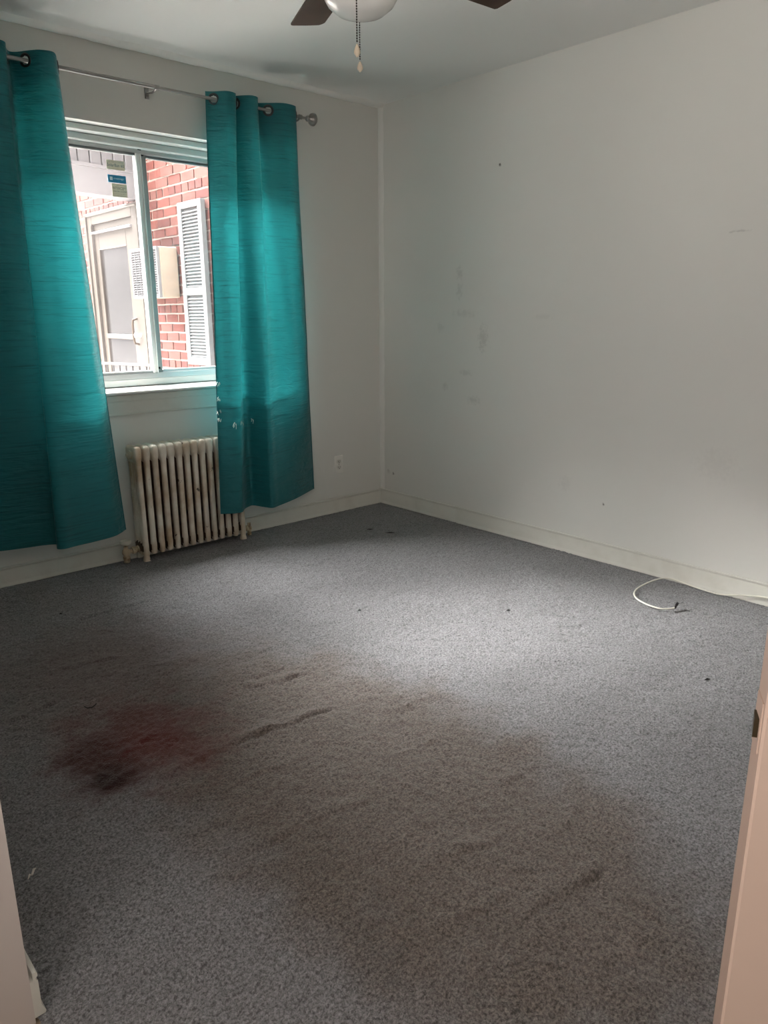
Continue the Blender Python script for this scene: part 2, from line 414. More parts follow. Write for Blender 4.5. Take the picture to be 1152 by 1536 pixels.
def carpet_mat():
    m = mat('grey_carpet', (.3, .3, .3), .95, spec=.1); nt = m.node_tree; b = nt.nodes['Principled BSDF']
    b.inputs['Sheen Weight'].default_value = .25; b.inputs['Sheen Roughness'].default_value = .5
    geo = N(nt, 'ShaderNodeNewGeometry'); P = geo.outputs['Position']
    nf = N(nt, 'ShaderNodeTexNoise', i_Scale=150.0, i_Detail=3.0, i_Roughness=.7); nt.links.new(P, nf.inputs['Vector'])
    rf = N(nt, 'ShaderNodeValToRGB'); e = rf.color_ramp.elements
    e[0].position, e[0].color = .36, (.055, .055, .057, 1); e[1].position, e[1].color = .66, (.335, .331, .350, 1)
    nt.links.new(nf.outputs['Fac'], rf.inputs['Fac'])
    nm = N(nt, 'ShaderNodeTexNoise', i_Scale=5.0, i_Detail=5.0, i_Roughness=.6); nt.links.new(P, nm.inputs['Vector'])
    col = mixc(nt, mathn(nt, 'MULTIPLY', nm.outputs['Fac'], .5), rf.outputs['Color'], (.12, .12, .12))
    # worn, soiled traffic lane (brown)
    soil = blob(nt, P, (-2.15, -2.35, 0), (.62, 1.35, 1), nm.outputs['Fac'], .8, .45)
    soil2 = blob(nt, P, (-2.55, -1.25, 0), (.5, .75, 1), nm.outputs['Fac'], 1.1, .7)
    s = mathn(nt, 'MAXIMUM', soil, mathn(nt, 'MULTIPLY', soil2, .7))
    mul = N(nt, 'ShaderNodeMix', data_type='RGBA', blend_type='MULTIPLY')
    nt.links.new(mathn(nt, 'MULTIPLY', s, .85), mul.inputs['Factor'])
    A = [i for i in mul.inputs if i.type == 'RGBA']; nt.links.new(col, A[0]); A[1].default_value = (.62, .50, .40, 1)
    col = [o for o in mul.outputs if o.type == 'RGBA'][0]
    # red-brown spill
    nr = N(nt, 'ShaderNodeTexNoise', i_Scale=8.0, i_Detail=6.0, i_Roughness=.65); nt.links.new(P, nr.inputs['Vector'])
    for c, r, k, rgb in (((-2.35, -1.15, 0), (.5, .55, 1), .30, (.115, .070, .062)), ((-2.55, -1.74, 0), (.34, .40, 1), .75, (.118, .042, .037)),
                         ((-2.68, -1.78, 0), (.15, .28, 1), .95, (.045, .013, .011)),
                         ((-2.53, -1.75, 0), (.15, .20, 1), .85, (.098, .020, .018)),
                         ((-2.50, -1.60, 0), (.14, .14, 1), .7, (.082, .030, .025)),
                         ((-2.705, -1.86, 0), (.07, .08, 1), .9, (.020, .005, .004))):
        f = blob(nt, P, c, r, nr.outputs['Fac'], 1.5, .75)
        col = mixc(nt, mathn(nt, 'MULTIPLY', f, k), col, rgb)
    nt.links.new(col, b.inputs['Base Color'])
    nb = N(nt, 'ShaderNodeTexNoise', i_Scale=260.0, i_Detail=2.0); nt.links.new(P, nb.inputs['Vector'])
    bp = N(nt, 'ShaderNodeBump', i_Strength=.8, i_Distance=.004); nt.links.new(nb.outputs['Fac'], bp.inputs['Height'])
    nt.links.new(bp.outputs[0], b.inputs['Normal'])
    return m
M_carpet = carpet_mat()

mb = MB(); mb.box(-4.5, -6.2, -.12, .15, .0, -.012)
struct(mb.build('floor', mat('subfloor_boards', (.30, .22, .15), .7, noise=(4, (.24, .17, .11), .4, .7))), 'floor under the grey wall-to-wall carpet', 'floor')
carpet = make_carpet(); carpet.data.materials.append(M_carpet)
tag(carpet, 'worn grey wall-to-wall carpet with a dark red-brown stain and raised folds', 'carpet', kind='stuff')

mb = MB(); mb.box(-4.5, -6.2, H, .15, TH, H+.15)
struct(mb.build('ceiling', M_ceil), 'plain white painted ceiling', 'ceiling')
mb = MB()
mb.box(-4.5, 0, -.3, WX0, TH, H+.0); mb.box(WX1, 0, -.3, .15, TH, H)
mb.box(WX0, 0, -.3, WX1, TH, WZ0); mb.box(WX0, 0, WZ1, WX1, TH, H)
struct(mb.build('wall_north', M_wall), 'off-white window wall behind the teal curtains', 'wall')
mb = MB(); mb.box(0, -6.2, -.12, .15, 0, H)
struct(mb.build('wall_east', M_wall_e), 'bare off-white side wall with faint scuffs and a nail hole', 'wall')
mb = MB(); mb.box(XW-.10, -2.5, -.12, XW, 0, H); mb.box(-4.5, -2.5, -.12, XW-.10, -2.4, H)
struct(mb.build('wall_west', M_hallwall), 'wall corner cut off at the lower left edge of the picture', 'wall')
mb = MB(); mb.box(-2.38, YS-.12, -.12, 0, YS, H); mb.box(-4.5, YS-.12, -.12, -3.2, YS, H); mb.box(-3.2, YS-.12, 2.06, -2.38, YS, H)
struct(mb.build('wall_south', M_wall), 'wall with the entry doorway behind the camera', 'wall')
mb = MB(); mb.box(-4.6, -6.3, -.12, -4.5, 0, H); mb.box(-4.5, -6.3, -.12, .15, -6.2, H)
struct(mb.build('wall_hall', M_hallwall), 'cream hall wall behind the camera', 'wall')

# raised plaster strips along the ceiling line and up the corner
def wavy_strip(name, p0, p1, wdir, ndir, w, t, n, label):
    mb = MB(); p0, p1, wd, nd = map(Vector, (p0, p1, wdir, ndir)); rings = []
    for i in range(n+1):
        c = p0.lerp(p1, i/n); ww = w*(1+random.uniform(-.10, .10)); tt = t*(1+random.uniform(-.25, .25))
        rings.append([c, c + nd*tt*.7, c + wd*ww*.3 + nd*tt, c + wd*ww*.75 + nd*tt*.8, c + wd*ww])
    mb.loft(rings, True)
    return struct(mb.build(name, M_plaster, smooth=True, angle=60), label, 'trim')
wavy_strip('trim_1', (XW, 0, H), (0, 0, H), (0, -1, 0), (0, 0, -1), .070, .015, 60, 'rough white plaster strip where window wall meets ceiling')
wavy_strip('trim_2', (0, 0, .1), (0, 0, H), (0, -1, 0), (-1, 0, 0), .045, .006, 40, 'rounded plaster bead up the far room corner')

# baseboards with a moulded top
def baseboard(name, p0, p1, nd, label, h=.098):
    p0, p1, nd = map(Vector, (p0, p1, nd)); mb = MB(); rings = []
    prof = [(0, 0), (.019, 0), (.021, .004), (.016, .018), (.0145, .022), (.0145, h-.020), (.0115, h-.016), (.0115, h-.012), (.0150, h-.009), (.0150, h-.003), (.012, h), (.0065, h), (.0065, h-.016), (0, h-.016)]
    n = 24
    for i in range(n+1):
        c = p0.lerp(p1, i/n); j = random.uniform(-.001, .001)
        rings.append([c + nd*(d+ (j if d > 0 else 0)) + Vector((0, 0, z + (j if z > .05 else 0))) for d, z in prof])
    mb.loft(rings, True)
    return struct(mb.build(name, M_trim, smooth=True, angle=40), label, 'baseboard')
baseboard('baseboard_north', (XW, 0, 0), (0, 0, 0), (0, -1, 0), 'painted baseboard below the window wall behind the radiator')
baseboard('baseboard_east', (0, 0, 0), (0, YS, 0), (-1, 0, 0), 'long painted baseboard along the bare side wall', .103)
baseboard('baseboard_west', (XW, -2.5, 0), (XW, -.02, 0), (1, 0, 0), 'white baseboard end beside the lower left wall corner')

# ------------------------------------------------------------------ window
win = empty('window_1', ((WX0+WX1)/2, .15, WZ0))
struct(win, 'sliding two-pane window between the teal curtains', 'window')
e_ = .002
mb = MB(); mb.bbox(WX0+e_, .06, 2.1215, WX1-e_, TH, WZ1-e_, .003)
mb.build('head_board', M_white, win)
mb = MB(); mb.bbox(WX0+e_, .12, 2.09, WX1-e_, TH, 2.1215-.0005, .003)
mb.build('head_board', M_white, win)
for xa, xb in ((WX0+e_, WX0+.04), (WX1-.04, WX1-e_)):
    mb = MB(); mb.bbox(xa, .12, WZ0+.026, xb, TH-.01, 2.0895, .003); mb.build('side_jamb', M_white, win)
# aluminium head track with three lips
hd = MB(); hd.box(WX0+.04, .155, 2.081, WX1-.04, .235, 2.0895)
for y in (.155, .178, .2, .228): hd.box(WX0+.04, y, 2.072, WX1-.04, y+.006, 2.081)
hd.build('head_track', M_alu, win)
# sill face board, track, stool, apron
mb = MB(); mb.bbox(WX0+.04, .20, .901, WX1-.04, .24, .952, .003); mb.bbox(WX0+.04, .155, .901, WX1-.04, .20, .938, .003)
mb.build('sill_board', M_white, win)
mb = MB(); mb.box(WX0+.04, .158, .952-.014, WX1-.04, .240, .956)
for y in (.158, .178, .2, .23): mb.box(WX0+.04, y, .956, WX1-.04, y+.005, .965)
mb.build('sill_track', M_alu, win)
mb = MB()
prof = [(.30, .876), (-.022, .876), (-.030, .880), (-.033, .886), (-.030, .892), (-.022, .894), (.30, .8985)]
rings = []
for i in range(25):
    x = WX0-.05 + (WX1-WX0+.10)*i/24
    rings.append([Vector((x, y if y < 0 else (.0 if (x < WX0 or x > WX1) else .25), z + random.uniform(-.0006, .0006))) for y, z in prof])
mb.loft(rings, True); mb.build('window_stool', mat('stool_paint', (.74, .73, .70), .4, bump=(40, .3, .003)), win, smooth=True, angle=40)
mb = MB(); mb.bbox(WX0-.02, -.011, .776, WX1+.02, -.0005, .874, .003); mb.bbox(WX0-.02, -.014, .770, WX1+.02, -.0005, .781, .003); mb.bbox(WX0-.02, -.013, .838, WX1+.02, -.0005, .845, .002)
mb.build('window_apron', M_trim, win)

def sash(name_parent, x0, x1, y0, y1, zb, zt, sl, sr, gm, kind):
    s_ = empty('sash', ((x0+x1)/2, (y0+y1)/2, zb)); put(s_, win)
    def p(nm, mm, *b):
        q = MB(); q.bbox(*b, .0025); q.build(nm, mm, s_)
    p('stile', sl[1], x0, y0, zb, x0+sl[0], y1, zt)
    p('stile', sr[1], x1-sr[0], y0, zb, x1, y1, zt)
    p('top_rail', M_alu_d, x0+sl[0], y0, zt-.020, x1-sr[0], y1, zt)
    p('bottom_rail', M_alu, x0+sl[0], y0, zb, x1-sr[0], y1, zb+.022)
    q = MB(); q.box(x0+sl[0], (y0+y1)/2-.002, zb+.022, x1-sr[0], (y0+y1)/2+.002, zt-.020); q.build('glass_pane', gm, s_)
    return s_
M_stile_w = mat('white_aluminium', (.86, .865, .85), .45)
M_stile_d = mat('grey_aluminium', (.30, .315, .31), .4, .5)  # darker grey metal for the right sash's meeting stile
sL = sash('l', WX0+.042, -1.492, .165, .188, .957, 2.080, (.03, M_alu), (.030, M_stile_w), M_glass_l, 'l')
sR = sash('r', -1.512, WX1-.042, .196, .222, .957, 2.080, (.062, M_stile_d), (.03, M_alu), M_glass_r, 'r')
# raised lip on the left sash stile, gap strips, black weather-pile caps
mb = MB(); mb.bbox(-1.522, .158, .960, -1.510, .165, 2.078, .002); mb.build('stile_lip', M_stile_w, sL)
mb = MB(); mb.bbox(-1.497, .157, .962, -1.493, .165, 2.077, .001); mb.build('stile_lip', M_stile_w, sL)
mb = MB(); mb.bbox(-1.512, .152, 2.086, -1.492, .166, 2.104, .002); mb.build('pile_cap', M_black, sL)
mb = MB(); mb.bbox(-1.485, .185, 2.068, -1.465, .197, 2.080, .002); mb.build('pile_cap', M_black, sR)
mb = MB(); mb.bbox(-1.483, .186, .982, -1.467, .197, .993, .002); mb.build('pile_cap', M_black, sR)

# printed labels on the left pane
def text_into(mb, body, x, y, z, height, width, mi):
    cu = bpy.data.curves.new('t', 'FONT'); cu.body = body; cu.resolution_u = 2
    o = bpy.data.objects.new('t', cu); COL.objects.link(o)
    dg = bpy.context.evaluated_depsgraph_get()
    me = bpy.data.meshes.new_from_object(o.evaluated_get(dg))
    vs_ = [v.co.copy() for v in me.vertices]
    if vs_:
        xa = min(v.x for v in vs_); xb = max(v.x for v in vs_); ya = min(v.y for v in vs_); yb = max(v.y for v in vs_)
        mb.cur = mi
        mb.add([(x + (v.x-xa)/(xb-xa)*width, y, z + (v.y-ya)/(yb-ya)*height) for v in vs_], [list(p.vertices) for p in me.polygons])
        mb.cur = 0
    bpy.data.objects.remove(o); bpy.data.curves.remove(cu); bpy.data.meshes.remove(me)
def paper_mat(name, c):
    m = mat(name, c, .6); nt = m.node_tree
    t = N(nt, 'ShaderNodeBsdfTranslucent'); t.inputs['Color'].default_value = (*c, 1)
    mx = N(nt, 'ShaderNodeMixShader'); mx.inputs[0].default_value = .10
    nt.links.new(nt.nodes['Principled BSDF'].outputs[0], mx.inputs[1]); nt.links.new(t.outputs[0], mx.inputs[2])
    nt.links.new(mx.outputs[0], nt.nodes['Material Output'].inputs['Surface'])
    return m
S_paper = paper_mat('sticker_paper', (.62, .60, .50)); S_ink = mat('sticker_ink', (.02, .05, .06), .6); S_blue = paper_mat('sticker_blue', (.02, .22, .36))
S_teal = mat('sticker_teal_ink', (.015, .10, .14), .6); S_pale = mat('sticker_pale_print', (.75, .80, .82), .6); S_tan = mat('sticker_tan', (.30, .28, .22), .6)
ys = .1735
mb = MB(); mb.box(-1.672, ys, 1.982, -1.578, ys+.0008, 2.026); t = ys-.0004
mb.cur = 2; mb.box(-1.672, t-.0002, 1.917+.004, -1.578, ys+.0008, 1.957)
text_into(mb, 'THIS WINDOW CONTAINS', -1.668, t, 2.015, .006, .086, 4)
text_into(mb, 'SolarBan 60', -1.670, t, 1.996, .015, .088, 3)
text_into(mb, 'high performance glass', -1.668, t, 1.985, .006, .086, 4)
mb.cur = 5; mb.box(-1.662, t-.0006, 1.932, -1.648, t-.0002, 1.948); mb.cur = 0
text_into(mb, 'coatings', -1.642, t-.0006, 1.934, .012, .052, 5)
mb.build('sticker', [S_paper, S_ink, S_blue, S_teal, S_tan, S_pale], sL)['label'] = 'paper glass label with teal print over a blue band'
mb = MB(); mb.box(-1.655, ys, 1.855, -1.577, ys+.0008, 1.917)
text_into(mb, 'the original warm edge', -1.652, t, 1.907, .006, .072, 1)
text_into(mb, 'INTERCEPT', -1.652, t, 1.889, .014, .072, 1)
text_into(mb, 'SPACER SYSTEM', -1.652, t, 1.877, .008, .072, 1)
text_into(mb, 'insulating glass', -1.652, t, 1.867, .006, .072, 4)
text_into(mb, 'do not remove', -1.652, t, 1.858, .006, .072, 4)
mb.build('sticker', [S_paper, S_ink, S_blue, S_teal, S_tan], sL)['label'] = 'small cream glass label with black print'

# ------------------------------------------------------------------ neighbouring brick wing
BX = -.75
PITCH, BL = .0655, .188
wing = empty('brick_wing', (BX, 1.5, -.3))
tag(wing, 'red brick house wing seen through the window, behind the white shutter', 'building')
mb = MB(); mb.box(BX+.002, TH+.002, -.3, BX+.35, 6.0, 5.2); mb.build('mortar_wall', M_mortar, wing)
bmeshes = []
for k in range(8):
    q = MB(); q.bbox(0, -.5, -.5, 1, .5, .5, .04)
    me_o = q.build('brick', M_brick[k % 4]); me = me_o.data; bpy.data.objects.remove(me_o)
    for v in me.vertices:
        v.co.y += random.uniform(-.025, .025); v.co.z += random.uniform(-.05, .05); v.co.x += random.uniform(-.2, .2) if v.co.x < .5 else 0
    bmeshes.append(me)
stuff = MB(); nb = 0
def hidden(y, z):
    return (1.83 < y < 2.70 and z < 2.03) or (1.26 < y < 1.66 and 1.40 < z < 1.72) or (.86 < y < 1.10 and .95 < z < 1.97) or z > 2.72 or z < .80 or (1.85 < y and (z < 2.0 or z > 2.5) and not (y > 2.72 and z > 1.0 and z < 2.5)) or y > 3.0 or y < .36
row = 0
z = 2.0 - PITCH*34
while z < 5.1:
    k = round((z-2.0)/PITCH)
    header = (k - 1) % 6 == 0
    L = BL/2 if header else BL
    y = .31 - (0 if k % 2 else L/2) + random.uniform(-.006, .006)
    while y < 5.9:
        yc = y + L/2; zc = z + PITCH/2
        if yc - L/2 > .305:
            w_, h_ = L-.011, PITCH-.0115
            if not hidden(yc, zc) and nb < 300:
                o = bpy.data.objects.new('brick', random.choice(bmeshes)); COL.objects.link(o)
                o.scale = (.016, w_, h_); o.location = (BX-.004 + random.uniform(-.0015, .0015), yc, zc)
                o.parent = wing; o.location = o.location - wing.location; nb += 1
            elif zc < 4.0:
                stuff.cur = random.randrange(4); stuff.box(BX-.003, yc-w_/2, zc-h_/2, BX+.008, yc+w_/2, zc+h_/2)
        y += L
    z += PITCH
so = stuff.build('brickwork', M_brick, wing); so['kind'] = 'stuff'

# louvred shutter
sh = empty('window_shutter', (BX-.02, .98, .93))
tag(sh, 'tall white louvred shutter on the brick wall outside', 'shutter')
y0, y1, z0, z1 = .825, 1.145, .935, 1.995; xf, xb = BX-.052, BX-.018
def part(nm, mm, parent, *b, bev=.002, label=None):
    q = MB(); q.bbox(*b, bev); o = q.build(nm, mm, parent)
    if label: o['label'] = label
    return o
part('stile', M_shut, sh, xf, y0, z0, xb, y0+.046, z1); part('stile', M_shut, sh, xf, y1-.050, z0, xb, y1, z1)
part('rail', M_shut, sh, xf, y0+.046, 1.955, xb, y1-.05, z1); part('rail', M_shut, sh, xf, y0+.046, 1.400, xb, y1-.05, 1.450); part('rail', M_shut, sh, xf, y0+.046, z0, xb, y1-.05, .985)
q = MB()
ya, yb = y0+.046, y1-.05
q.add([(xf+.004,ya,-.004),(xf+.004,yb,-.004),(xf+.008,yb,-.009),(xf+.008,ya,-.009),(xb-.006,ya,.012),(xb-.006,yb,.012),(xb-.010,yb,.017),(xb-.010,ya,.017)],
      [(0,1,2,3),(4,5,6,7),(0,1,5,4),(2,3,7,6),(0,3,7,4),(1,2,6,5)])
lo = q.build('louvre', M_shut); lme = lo.data; bpy.data.objects.remove(lo)
for a, b, n in ((1.455, 1.950, 23), (.990, 1.396, 19)):
    for i in range(n):
        o = bpy.data.objects.new('louvre', lme); COL.objects.link(o); o.location = (0, 0, a + (b-a)*(i+.3)/n); put(o, sh)

# through-the-wall air conditioner
ac = empty('air_conditioner', (BX-.09, 1.46, 1.39))
tag(ac, 'beige air conditioner box jutting from the brick wall outside', 'air conditioner')
ax0, ay0, ay1, az0, az1 = BX-.175, 1.25, 1.67, 1.388, 1.727
part('casing', M_ac, ac, ax0+.022, ay0, az0, BX-.018, ay1, az1, bev=.006)
part('coil', M_ac_in, ac, ax0+.014, ay0+.012, az0+.012, ax0+.022, ay1-.012, az1-.012)
part('grille_frame', M_siding, ac, ax0, ay0, az0, ax0+.022, ay0+.014, az1); part('grille_frame', M_siding, ac, ax0, ay1-.014, az0, ax0+.022, ay1, az1)
part('grille_frame', M_siding, ac, ax0, ay0+.014, az0, ax0+.022, ay1-.014, az0+.014); part('grille_frame', M_siding, ac, ax0, ay0+.014, az1-.014, ax0+.022, ay1-.014, az1)
for i in range(20):
    z_ = az0+.022 + i*(az1-az0-.04)/19
    part('fin', M_acg, ac, ax0+.003, ay0+.014, z_-.0035, ax0+.013, ay1-.014, z_+.0035, bev=.001)
for i in range(1, 6):
    y_ = ay0 + (ay1-ay0)*i/6; part('grille_bar', M_acg, ac, ax0+.001, y_-.004, az0+.014, ax0+.003, y_+.004, az1-.014, bev=.0008)

# entrance door with storm door and casing
dr = empty('entrance_door', (BX, 2.25, -.25))
tag(dr, 'cream entrance door with storm glass beyond the air conditioner outside', 'door')
def cas(nm, *b, m=M_cream, lab=None): return part(nm, m, dr, *b, bev=.004, label=lab)
dx = BX-.018
cas('door_casing', dx-.035, 2.63, -.25, dx, 2.74, 2.06); cas('door_casing', dx-.035, 1.78, -.25, dx, 1.87, 2.06); cas('door_casing', dx-.035, 1.87, 1.985, dx, 2.63, 2.06)
cas('casing_bead', dx-.046, 2.722, -.25, dx, 2.745, 2.07); cas('casing_bead', dx-.046, 1.78, 2.05, dx, 2.722, 2.072); cas('casing_bead', dx-.042, 2.63, -.25, dx-.034, 2.642, 1.985)
cas('head_panel', dx-.018, 1.87, 1.925, dx, 2.63, 1.985); cas('drip_cap', dx-.05, 1.88, 1.912, dx, 2.63, 1.926, m=M_siding)
cas('storm_stile', dx-.022, 2.545, -.2, dx, 2.63, 1.912); cas('storm_stile', dx-.022, 1.87, -.2, dx, 2.02, 1.912)
cas('storm_rail', dx-.022, 2.02, 1.79, dx, 2.545, 1.912); cas('storm_rail', dx-.026, 2.02, 1.085, dx, 2.545, 1.122); cas('storm_rail', dx-.022, 2.02, -.2, dx, 2.545, .10)
cas('storm_glass', dx-.008, 2.02, 1.122, dx-.004, 2.545, 1.79, m=M_doorglass); cas('storm_glass', dx-.008, 2.02, .10, dx-.004, 2.545, 1.085, m=M_doorglass)
cas('glass_bead', dx-.026, 2.538, 1.122, dx, 2.546, 1.79, m=mat('cream_bead', (.0095, .0075, .005), .5, spec=.06)); cas('glass_bead', dx-.026, 2.02, 1.785, dx, 2.545, 1.792, m=bpy.data.materials['cream_bead'])
part('curtain_fold', mat('door_curtain', (.012, .0115, .011), .8, spec=.06), dr, dx-.0075, 2.28, 1.122, dx-.004, 2.30, 1.79, bev=.001)
hb = MB(); hb.tube([(dx-.022, 1.952, 1.05), (dx-.055, 1.952, 1.06), (dx-.06, 1.952, 1.10), (dx-.06, 1.952, 1.20), (dx-.055, 1.952, 1.235), (dx-.022, 1.952, 1.245)], .009, 8); hb.build('pull_handle', M_wood, dr, smooth=True)['label'] = 'tan vertical pull handle'
hb = MB(); hb.lathe([(.016, 0), (.016, .01), (.008, .012), (.008, .03), (.018, .036), (.018, .05), (.004, .056)], (dx-.022, 1.90, 1.12), (-1, 0, 0), 12); hb.build('door_knob', M_alu, dr, smooth=True)

# porch canopy of white siding over the door
cp = empty('porch_canopy', (-1.5, 2.4, 2.1))
tag(cp, 'white panelled porch canopy over the cream entrance door outside', 'canopy')
cx0, cx1, cy0, cy1 = -2.3, BX-.012, 1.80, 1.96
q = MB(); q.add([(cx0,cy0,2.132),(cx1,cy0,2.094),(cx1,cy1,2.094),(cx0,cy1,2.132),(cx0,cy0,2.345),(cx1,cy0,2.27),(cx1,cy1,2.27),(cx0,cy1,2.345)],
      [(3,2,1,0),(4,5,6,7),(0,1,5,4),(1,2,6,5),(2,3,7,6),(3,0,4,7)]); q.build('fascia', M_siding, cp)
q = MB(); q.add([(cx0,cy0-.02,2.325),(cx1,cy0-.02,2.262),(cx1,cy0+.0,2.262),(cx0,cy0+.0,2.325),(cx0,cy0-.02,2.35),(cx1,cy0-.02,2.282),(cx1,cy0,2.282),(cx0,cy0,2.35)],
      [(3,2,1,0),(4,5,6,7),(0,1,5,4),(1,2,6,5),(2,3,7,6),(3,0,4,7)]); q.build('drip_edge', M_siding, cp)
x = cx1
while x > cx0+.02:
    xa = max(x-.084, cx0); part('siding_panel', M_siding, cp, xa+.003, cy0-.004, 2.275, x-.003, cy0+.03, 2.62, bev=.005); x -= .084
part('canopy_roof', M_siding, cp, cx0-.05, cy0-.05, 2.62, cx1, cy1, 2.66)
part('siding_backing', M_ac_in, cp, cx0, cy0+.024, 2.346, cx1, cy1, 2.62)
part('post', M_siding, cp, cx0+.02, cy0+.04, -.25, cx0+.10, cy0+.12, 2.13)

# iron handrail by the steps
hr = empty('handrail', (-1.05, 1.5, -.25))
tag(hr, 'thin grey iron handrail low outside the window before the door', 'railing')
q = MB(); q.tube([(-1.05, 1.15, .935), (-1.05, 2.35, .905)], .010, 8); q.build('top_rail', M_iron, hr, smooth=True)
q = MB(); q.tube([(-1.05, 1.15, .03), (-1.05, 2.35, .03)], .008, 8); q.build('bottom_rail', M_iron, hr, smooth=True)
for i in range(11):
    y_ = 1.17 + i*.115; q = MB(); q.tube([(-1.05, y_, -.25), (-1.05, y_, .93-.003*i)], .006, 6); q.build('baluster', M_iron, hr, smooth=True)
mb = MB(); mb.box(-14, TH, -.35, 12, 16, -.25)
struct(mb.build('ground', M_ground), 'pale concrete ground of the courtyard outside', 'ground')

# ------------------------------------------------------------------ curtains
def cr(keys, t):
    """Catmull-Rom through 2-D keys, t in 0..1 over the keys' own parameter"""
    n = len(keys)-1; f = t*n; i = min(int(f), n-1); u = f-i
    P = [Vector(keys[max(min(j, n), 0)]) for j in (i-1, i, i+1, i+2)]
    return .5*((2*P[1]) + (P[2]-P[0])*u + (2*P[0]-5*P[1]+4*P[2]-P[3])*u*u + (3*P[1]-P[0]-3*P[2]+P[3])*u**3)

def make_curtain(keys, ztop, zbot, grommets, label, loc, seedp):
    top = [k[0] for k in keys]; bot = [k[1] for k in keys]
    nu, nv = 220, 190
    TP = [cr(top, i/nu) for i in range(nu+1)]; BP = [cr(bot, i/nu) for i in range(nu+1)]
    arc = [0.0]
    for i in range(nu): arc.append(arc[-1] + (TP[i+1]-TP[i]).length)
    root = empty('curtain', loc); tag(root, label, 'curtain', group='teal grommet curtains')
    ph = [seedp*1.7+k for k in range(6)]
    vs_, uvs = [], []
    vals = []
    for j in range(nv+1):
        s = j/nv; v = s*s*.35 + s*.65
        vals.append(v)
        for i in range(nu+1):
            p = TP[i].lerp(BP[i], v)
            u = arc[i]
            w = math.sin(math.pi*min(1, v*1.2))
            dy = (.0035*math.sin(u*31+v*5+ph[0]) + .0022*math.sin(u*67-v*9+ph[1]) + .0016*math.sin(v*41+u*11+ph[2])*v)*w
            z = ztop + (zbot-ztop)*v
            vs_.append(Vector((p.x, p.y + dy, z))); uvs.append((u, v*(ztop-zbot)))
    def hole(i, j):
        u = (arc[i]+arc[i+1])/2; z = (vals[j]+vals[j+1])/2*(ztop-zbot)
        return any((u-gu)**2 + (z-gz)**2 < .0185**2 for gu, gz in G)
    G = []
    for gi, gz in grommets:
        i = int(gi*nu); G.append((arc[i], ztop-gz))
    W = nu+1; fs = []
    for j in range(nv):
        for i in range(nu):
            if not hole(i, j): fs.append((j*W+i, j*W+i+1, (j+1)*W+i+1, (j+1)*W+i))
    me = bpy.data.meshes.new('fabric'); me.from_pydata(vs_, [], fs)
    uvl = me.uv_layers.new(name='cloth')
    li = np.empty(len(me.loops), dtype=np.int32); me.loops.foreach_get('vertex_index', li)
    uvl.data.foreach_set('uv', np.array(uvs, dtype=np.float32)[li].ravel())
    me.polygons.foreach_set('use_smooth', [True]*len(me.polygons)); me.materials.append(M_curt); me.update()
    fo = bpy.data.objects.new('fabric', me); COL.objects.link(fo); put(fo, root)
    # side hems: narrow folded edges
    for i0, i1 in ((0, 3), (nu-3, nu)):
        mbq = MB(); rings = []
        for j in range(0, nv+1, 5):
            a, b = vs_[j*W+i0], vs_[j*W+i1]; d = (b-a); nrm = Vector((d.y, -d.x, 0)).normalized()*.0018
            rings.append([a-nrm, b-nrm, b+nrm, a+nrm])
        mbq.loft(rings, True); h = mbq.build('side_hem', M_curt, root)
        u2 = h.data.uv_layers.new(name='cloth')
        for l in h.data.loops:
            c = h.data.vertices[l.vertex_index].co; u2.data[l.index].uv = (c.x, c.z)
    for gi, gz in grommets:
        i = int(gi*nu); v = (ztop-gz)/(ztop-zbot)
        p = TP[i].lerp(BP[i], v); tn = (TP[min(i+2, nu)]-TP[max(i-2, 0)]).normalized(); nrm = Vector((tn.y, -tn.x, 0))
        mbq = MB(); rings = []; n = 24; R_, r_ = .0235, .006
        for k in range(n+1):
            a = 2*math.pi*k/n; rad = Vector((tn.x, tn.y, 0))*math.cos(a) + Vector((0, 0, 1))*math.sin(a)
            c = Vector((p.x, p.y, gz))
            rings.append([c + rad*(R_ + r_*math.cos(b)) + nrm*r_*.6*math.sin(b) for b in [2*math.pi*q/8 for q in range(8)]])
        mbq.loft(rings, False); mbq.build('grommet', M_grom, root, smooth=True)
    return root, vs_, W

RY, RZ = -.09, 2.325
right_keys = [((-1.225, -.062), (-1.371, -.205)), ((-1.19, -.088), (-1.345, -.226)), ((-1.145, -.138), (-1.305, -.250)), ((-1.092, -.132), (-1.262, -.252)),
              ((-1.076, -.092), (-1.212, -.200)), ((-1.084, -.048), (-1.170, -.172)), ((-1.068, -.088), (-1.135, -.166)), ((-1.015, -.150), (-1.110, -.240)),
              ((-.965, -.142), (-1.085, -.290)), ((-.948, -.090), (-1.02, -.268)), ((-.915, -.050), (-.93, -.232)), ((-.865, -.090), (-.84, -.190)),
              ((-.80, -.140), (-.76, -.145)), ((-.72, -.132), (-.68, -.098)), ((-.688, -.078), (-.623, -.065))]
n_ = len(right_keys)-1
curtR, vR, WR = make_curtain(right_keys, 2.362, .205, [(1/n_, RZ), (4/n_, RZ), (6/n_, RZ), (9/n_, RZ), (11/n_, RZ), (13.75/n_, RZ)],
    'teal curtain right of the window, hanging over the radiator', (-1.0, -.09, .205), 1)
